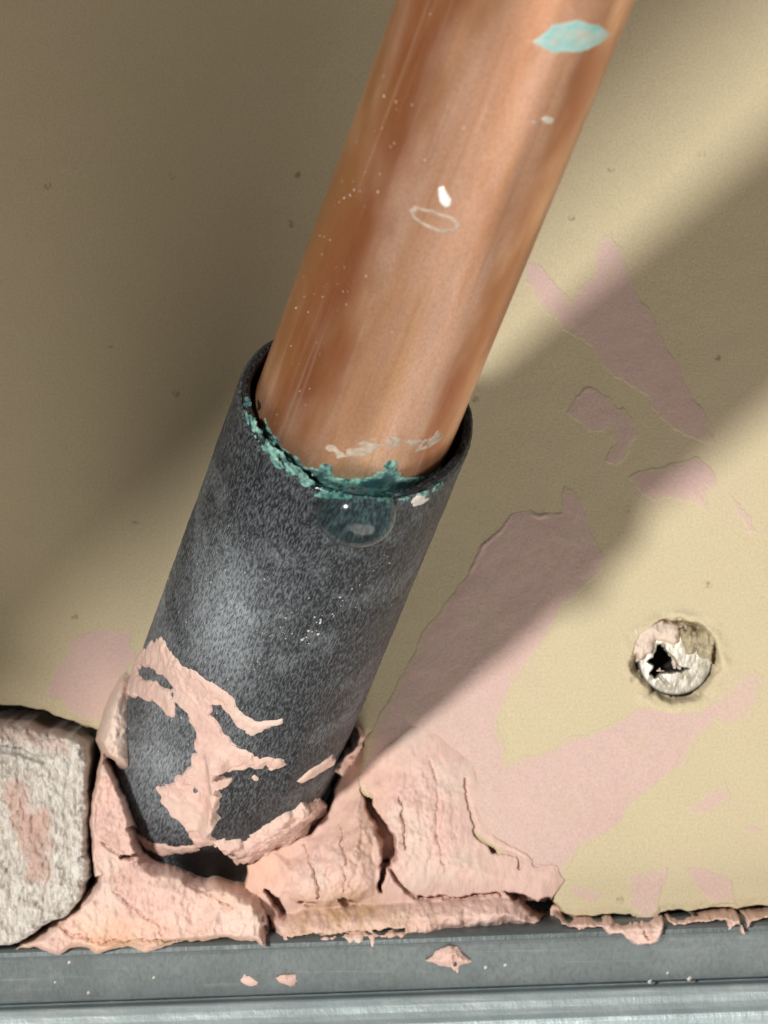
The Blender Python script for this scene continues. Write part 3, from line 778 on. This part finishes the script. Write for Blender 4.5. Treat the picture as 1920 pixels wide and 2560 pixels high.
# verdigris crust along the outer edge of the lip
def crust(pts, seed, thick, thin, label=None, **kw):
    return tube_patch('verdigris_crust', pts, RS, M['teal'], seed, thick, 0.35, 0.8, 0.22, 0.07, base=0.25,
                      attrs=lambda a, t, d: {'thin': 0 * a}, extra=lambda H, a, t, d: H - 0.22 * smooth(-0.4, 0.25, -fbm(a * 20, t * 20, 22, 4, seed + 2)), parent=sleeve, label=label, **kw)
crust([(606, 985), (618, 1000), (630, 1040), (660, 1090), (690, 1118), (700, 1140), (735, 1168), (760, 1190), (790, 1216), (784, 1228), (750, 1204), (716, 1182), (690, 1164), (664, 1130), (640, 1100), (618, 1062), (606, 1020)], 451, 0.07, 0.0,
      'crumbly pale teal corrosion along the left edge of the lip')
crust([(790, 1222), (850, 1246), (930, 1256), (985, 1250), (1040, 1238), (1100, 1206), (1106, 1216), (1050, 1252), (990, 1268), (900, 1272), (830, 1262), (788, 1240)], 457, 0.05, 0.0)
tube_patch('lime_scale', [(1022, 1254), (1040, 1246), (1064, 1238), (1072, 1248), (1050, 1264), (1030, 1268)], RS, M['fleck'], 461, 0.12, 0.3, 0.9, 0.2, base=0.3, parent=sleeve)

# ------------------------------------------------------------------ pink smears on the sleeve
def pink_at(a, t, d):
    k = 20
    return {'peach': 0 * a, 'ochre': 0 * a, 'chalk': np.clip(0.25 * smooth(0.8, 0.0, d) + 0.25 * smooth(0.1, 0.8, fbm(a * k, t * k, 90, 3, 471)), 0, 1)}
SG = 'pink sealant smears on the black sleeve'
def R5(p): return [(250 + 0.42194 * x, 1550 + 0.42194 * y) for x, y in p]
big = R5([(120, 300), (185, 235), (230, 180), (300, 140), (370, 108), (405, 140), (425, 205), (470, 248), (580, 295), (640, 345), (740, 420), (800, 495), (870, 565), (960, 600), (1075, 592), (1092, 618), (1000, 640),
          (940, 668), (890, 700), (860, 745), (790, 745), (890, 780), (960, 808), (1085, 818), (1092, 858), (1000, 885), (900, 862), (840, 882), (770, 890), (735, 872), (705, 930), (765, 935), (772, 960), (708, 968), (706, 1100), (716, 1180), (690, 1235),
          (660, 1262), (690, 1325), (640, 1352), (480, 1392), (380, 1400), (260, 1350), (190, 1230), (140, 1000), (100, 700), (100, 450)])
BIGW = [R5([(225, 290), (280, 262), (330, 300), (420, 350), (445, 405), (400, 420), (330, 375), (250, 345)]),
        R5([(60, 560), (120, 470), (165, 430), (250, 450), (330, 480), (400, 560), (440, 590), (452, 490), (520, 540), (560, 640), (575, 720), (550, 810), (520, 890), (430, 950), (350, 1000), (370, 1080), (440, 1160), (520, 1250), (560, 1320),
            (500, 1340), (430, 1345), (330, 1330), (200, 1260), (120, 1100), (80, 900), (60, 700)]),
        R5([(688, 500), (722, 485), (765, 555), (835, 635), (905, 690), (930, 745), (870, 760), (785, 735), (720, 650), (678, 570)])]
BIGW = [tube_poly(w, RS) for w in BIGW]
def big_h(H, a, t, d):
    k = 20
    sp = smooth(0.15, 0.45, fbm(a * k, t * k, 70, 4, 475) - 0.35)
    aw, tw = warp(a * k, t * k, 8, 30, 479); aw = aw / k; tw = tw / k
    for w in BIGW:
        dw = sdist(aw, tw, w)
        H = np.minimum(H, 0.45 - 0.85 * smooth(-0.3, 0.35, dw)); d = np.minimum(d, -dw)
    ridge = ldist(a, t, [(*on_tube(545, 1890, RS), 1.6), (*on_tube(560, 1980, RS), 1.8), (*on_tube(535, 2070, RS), 2.0)])
    H = H + 1.5 * smooth(1.0, 0.2, ridge) * (d > 0) * smooth(0, 0.7, d)
    for u_, v_, w_, z_ in ((385, 1702, 0.25, 0.6), (432, 1736, 0.3, 0.9), (440, 1760, 0.2, 0.9)):
        s_, t_ = on_tube(u_, v_, RS)
        H = H - z_ * smooth(1.2, 0.4, np.hypot(a - s_, (t - t_) / 2.2) / w_)
    return H - 0.25 * sp + 0.07 * fbm(a * k, t * k, 14, 3, 477, 2.0)
tube_patch('sealant_smear', big, RS, M['pink'], 473, 0.42, 0.35, 1.6, 0.35, 0.12, attrs=pink_at, extra=big_h, base=0.4,
           label='ragged thick pink sealant smear down the lower left of the black sleeve', cat='smear', group=SG)
tube_patch('sealant_smear', R5([(1165, 950), (1250, 880), (1370, 800), (1395, 815), (1385, 850), (1290, 905), (1190, 965)]), RS, M['pink'], 481, 0.3, 0.2, 1.2, 0.25, attrs=pink_at,
           label='thin slanting pink streak low on the right of the black sleeve', cat='smear', group=SG)
tube_patch('sealant_smear', R5([(896, 930), (915, 915), (938, 930), (935, 950), (912, 955)]), RS, M['pink'], 483, 0.3, 0.1, 1.0, 0.2, attrs=pink_at,
           label='tiny pink dot on the dark foot of the sleeve', cat='smear', group=SG)
def ledge_h(H, a, t, d):
    s_, t_ = on_tube(716, 2066, RS)
    H = H - 1.8 * smooth(1.3, 0.4, np.hypot(a - s_, t - t_) / 0.5)
    return H + 0.45 * fbm(a * 20, t * 20, 34, 4, 487, 1.0, 0.6)
tube_patch('sealant_lump', R5([(640, 1290), (760, 1300), (870, 1290), (980, 1220), (1080, 1150), (1180, 1090), (1290, 1055), (1310, 1100), (1300, 1200), (1240, 1290), (1160, 1340), (1060, 1370), (900, 1430), (800, 1420), (740, 1380)]), RS, M['pink'], 485, 0.95, 0.5, 1.2, 0.45, attrs=pink_at,
           extra=ledge_h, base=1.2, label='chunky pink sealant lump clinging under the sleeve foot', cat='sealant')

# ------------------------------------------------------------------ crumbs on the track
def crumb(poly, h, seed, label, peak=None):
    P = np.asarray(poly, float)
    uc = axis_lines(P[:, 0].min() - 14, P[:, 0].max() + 14, 2.0); vc = axis_lines(P[:, 1].min() - 14, P[:, 1].max() + 14, 2.0)
    U, V = np.meshgrid(uc, vc)
    Uw, Vw = warp(U, V, 4, 22, seed)
    d = sdist(Uw, Vw, poly)
    surf = np.interp(V - track_line(U), pv, ph)
    H = surf - 1.0 + 1.05 * smooth(-7, 1, d) + h * np.sqrt(smooth(-1, 26, d)) + 0.14 * fbm(U, V, 14, 3, seed + 4)
    keepf = np.where(d > -6, H, -99)
    if peak:
        H = H - 0.9 * smooth(1.2, 0.4, ldist(U, V, peak))
    Z = np.zeros_like(U)
    uc2, vc2 = uc, vc
    nu, nv = len(uc), len(vc)
    return field('sealant_crumb', uc, vc, np.where(d > -6.5, H, -50.0), lambda u, v, h_: wall_map(u, v, np.maximum(h_, -0.4)), M['pink'], {'peach': Z, 'ochre': Z, 'chalk': Z}, floor=-49,
                 label=label, cat='crumb', group='sealant crumbs on the metal track')
crumb([(1062, 2396), (1090, 2376), (1120, 2358), (1145, 2362), (1160, 2382), (1180, 2400), (1150, 2412), (1142, 2428), (1128, 2416), (1095, 2410)], 1.3, 501,
      'diamond-shaped pink crumb with a dark notch, largest on the track', [(1134, 2384, 5), (1138, 2408, 6)])
crumb([(688, 2440), (708, 2432), (740, 2432), (742, 2450), (730, 2464), (706, 2456)], 0.8, 505, 'small pink crumb on the metal track, below the sleeve')
crumb([(602, 2446), (614, 2436), (630, 2440), (644, 2456), (634, 2466), (612, 2458)], 0.35, 509, 'smallest greyish pink crumb, leftmost on the metal track')

# ------------------------------------------------------------------ water
def drop(name, centre, nrm, along, a, b, c, label, parent=None):
    """a bead of water: half widths a (across), b (along), c (off the surface), metres"""
    n = Vector(nrm).normalized(); t = (Vector(along) - n * n.dot(Vector(along))).normalized(); x = t.cross(n)
    nu, nv = 48, 24
    verts = []; faces = []
    for i in range(nv + 1):
        ph_ = math.pi * i / nv
        for j in range(nu):
            q_ = 2 * math.pi * j / nu
            z = math.cos(ph_); r_ = math.sin(ph_)
            zz = z * (1.0 if z > 0 else 0.35)
            verts.append(Vector(centre) + x * (a * r_ * math.cos(q_)) + t * (b * r_ * math.sin(q_)) + n * (c * zz))
    for i in range(nv):
        for j in range(nu):
            faces.append((i * nu + j, (i + 1) * nu + j, (i + 1) * nu + (j + 1) % nu, i * nu + (j + 1) % nu))
    me = bpy.data.meshes.new(name); me.from_pydata(verts, [], faces); me.validate(); me.update()
    me.polygons.foreach_set('use_smooth', [True] * len(me.polygons)); me.materials.append(M['water'])
    return put(bpy.data.objects.new(name, me), label=label, cat='water drop')

def tube_frame(u, v, R, lift=0.0):
    s_, t_ = on_tube(u, v, R)
    n = math.sin(s_ / R) * E1_ + math.cos(s_ / R) * E2_
    return PB_ + PA_ * t_ * MM + n * (R + lift) * MM, n
c_, n_ = tube_frame(890, 1276, RS, 0.25)
drop('water_drop', c_, n_ + np.array((0.0, -0.1, -0.05)), PA_, 4.2 * MM, 3.9 * MM, 3.5 * MM, 'large clear water drop hanging from the front of the sleeve lip')

# ------------------------------------------------------------------ dust flecks (uncountable specks)
def flecks(name, spots, parent):
    rng = np.random.RandomState(7)
    verts = []; faces = []
    for p, n, sz, el in spots:
        n = Vector(n).normalized(); t = (PA - n * n.dot(PA)).normalized(); x = t.cross(n)
        k0 = len(verts)
        for a_ in range(7):
            q_ = 2 * math.pi * a_ / 7
            w = sz * (0.75 + 0.5 * rng.rand())
            verts.append(Vector(p) + x * (w * math.cos(q_)) + t * (w * el * math.sin(q_)) - n * (sz * 0.3))
        verts.append(Vector(p) + n * (sz * 0.5))
        for a_ in range(7):
            faces.append((k0 + a_, k0 + (a_ + 1) % 7, k0 + 7))
    me = bpy.data.meshes.new(name); me.from_pydata(verts, [], faces); me.update(); me.materials.append(M['fleck'])
    o = bpy.data.objects.new(name, me)
    return put(o, parent=parent, kind='stuff')
rng = np.random.RandomState(12)
sp = []
for (u, v) in [(1075, 35), (990, 255), (1030, 262), (885, 475), (900, 478), (875, 488), (860, 495), (848, 505), (945, 480), (810, 592), (825, 600), (915, 690), (960, 240), (1160, 320), (980, 830), (1240, 800), (1294, 610), (770, 780), (740, 770), (728, 865), (1062, 400), (955, 320)]:
    p, n = tube_frame(u, v, RP); sp.append((p, n, (0.09 + 0.07 * rng.rand()) * MM, 1.6))
for _ in range(60):
    u = 0; v = rng.uniform(10, 1100); cu = 1290 - 0.40 * v
    u = cu - rng.uniform(120, 262)
    p, n = tube_frame(u, v, RP); sp.append((p, n, (0.035 + 0.06 * rng.rand() ** 2) * MM, 1.8))
flecks('dust_specks', sp, pipe_root)
sp = []
for (u, v, z) in [(962, 1378, .2), (955, 1395, .12), (930, 1430, .1), (912, 1452, .1), (890, 1470, .12), (860, 1495, .15), (848, 1505, .1), (826, 1540, .15), (812, 1548, .22), (806, 1562, .18), (800, 1545, .12), (785, 1572, .2), (772, 1582, .15),
                  (768, 1600, .22), (758, 1608, .15), (900, 1520, .08), (972, 1502, .12), (940, 1405, .1), (870, 1440, .1), (720, 1600, .08), (905, 1425, .14), (880, 1432, .12), (838, 1530, .1), (480, 1885, .16)]:
    for _ in range(2):
        p, n = tube_frame(u + rng.normal(0, 11), v + rng.normal(0, 9), RS, 0.0); sp.append((p, n, z * rng.uniform(0.35, 0.95) * MM, 1.4))
for _ in range(160):
    v = rng.uniform(1150, 1900); cu = 1200 - 0.385 * (v - 100) + 0
    u = cu - 40 + rng.uniform(-240, 150)
    try:
        p, n = tube_frame(u, v, RS, 0.03); sp.append((p, n, (0.03 + 0.05 * rng.rand() ** 2) * MM, 1.6))
    except Exception:
        pass
flecks('dust_specks', sp, sleeve)
trk = track
sp = []
for (u, v, z) in [(1625, 2452, .22), (1724, 2444, .3), (1668, 2430, .15), (1213, 2414, .18), (1262, 2408, .18), (176, 2400, .16), (386, 2440, .13), (222, 2480, .15), (612, 2440, .15), (140, 2452, .1)]:
    h = np.interp(v - track_line(u), pv, ph); sp.append((wall_pt(u, v, h + 0.1), (0, -1, 0), z * MM, 1.5))
flecks('dust_specks', sp, trk)
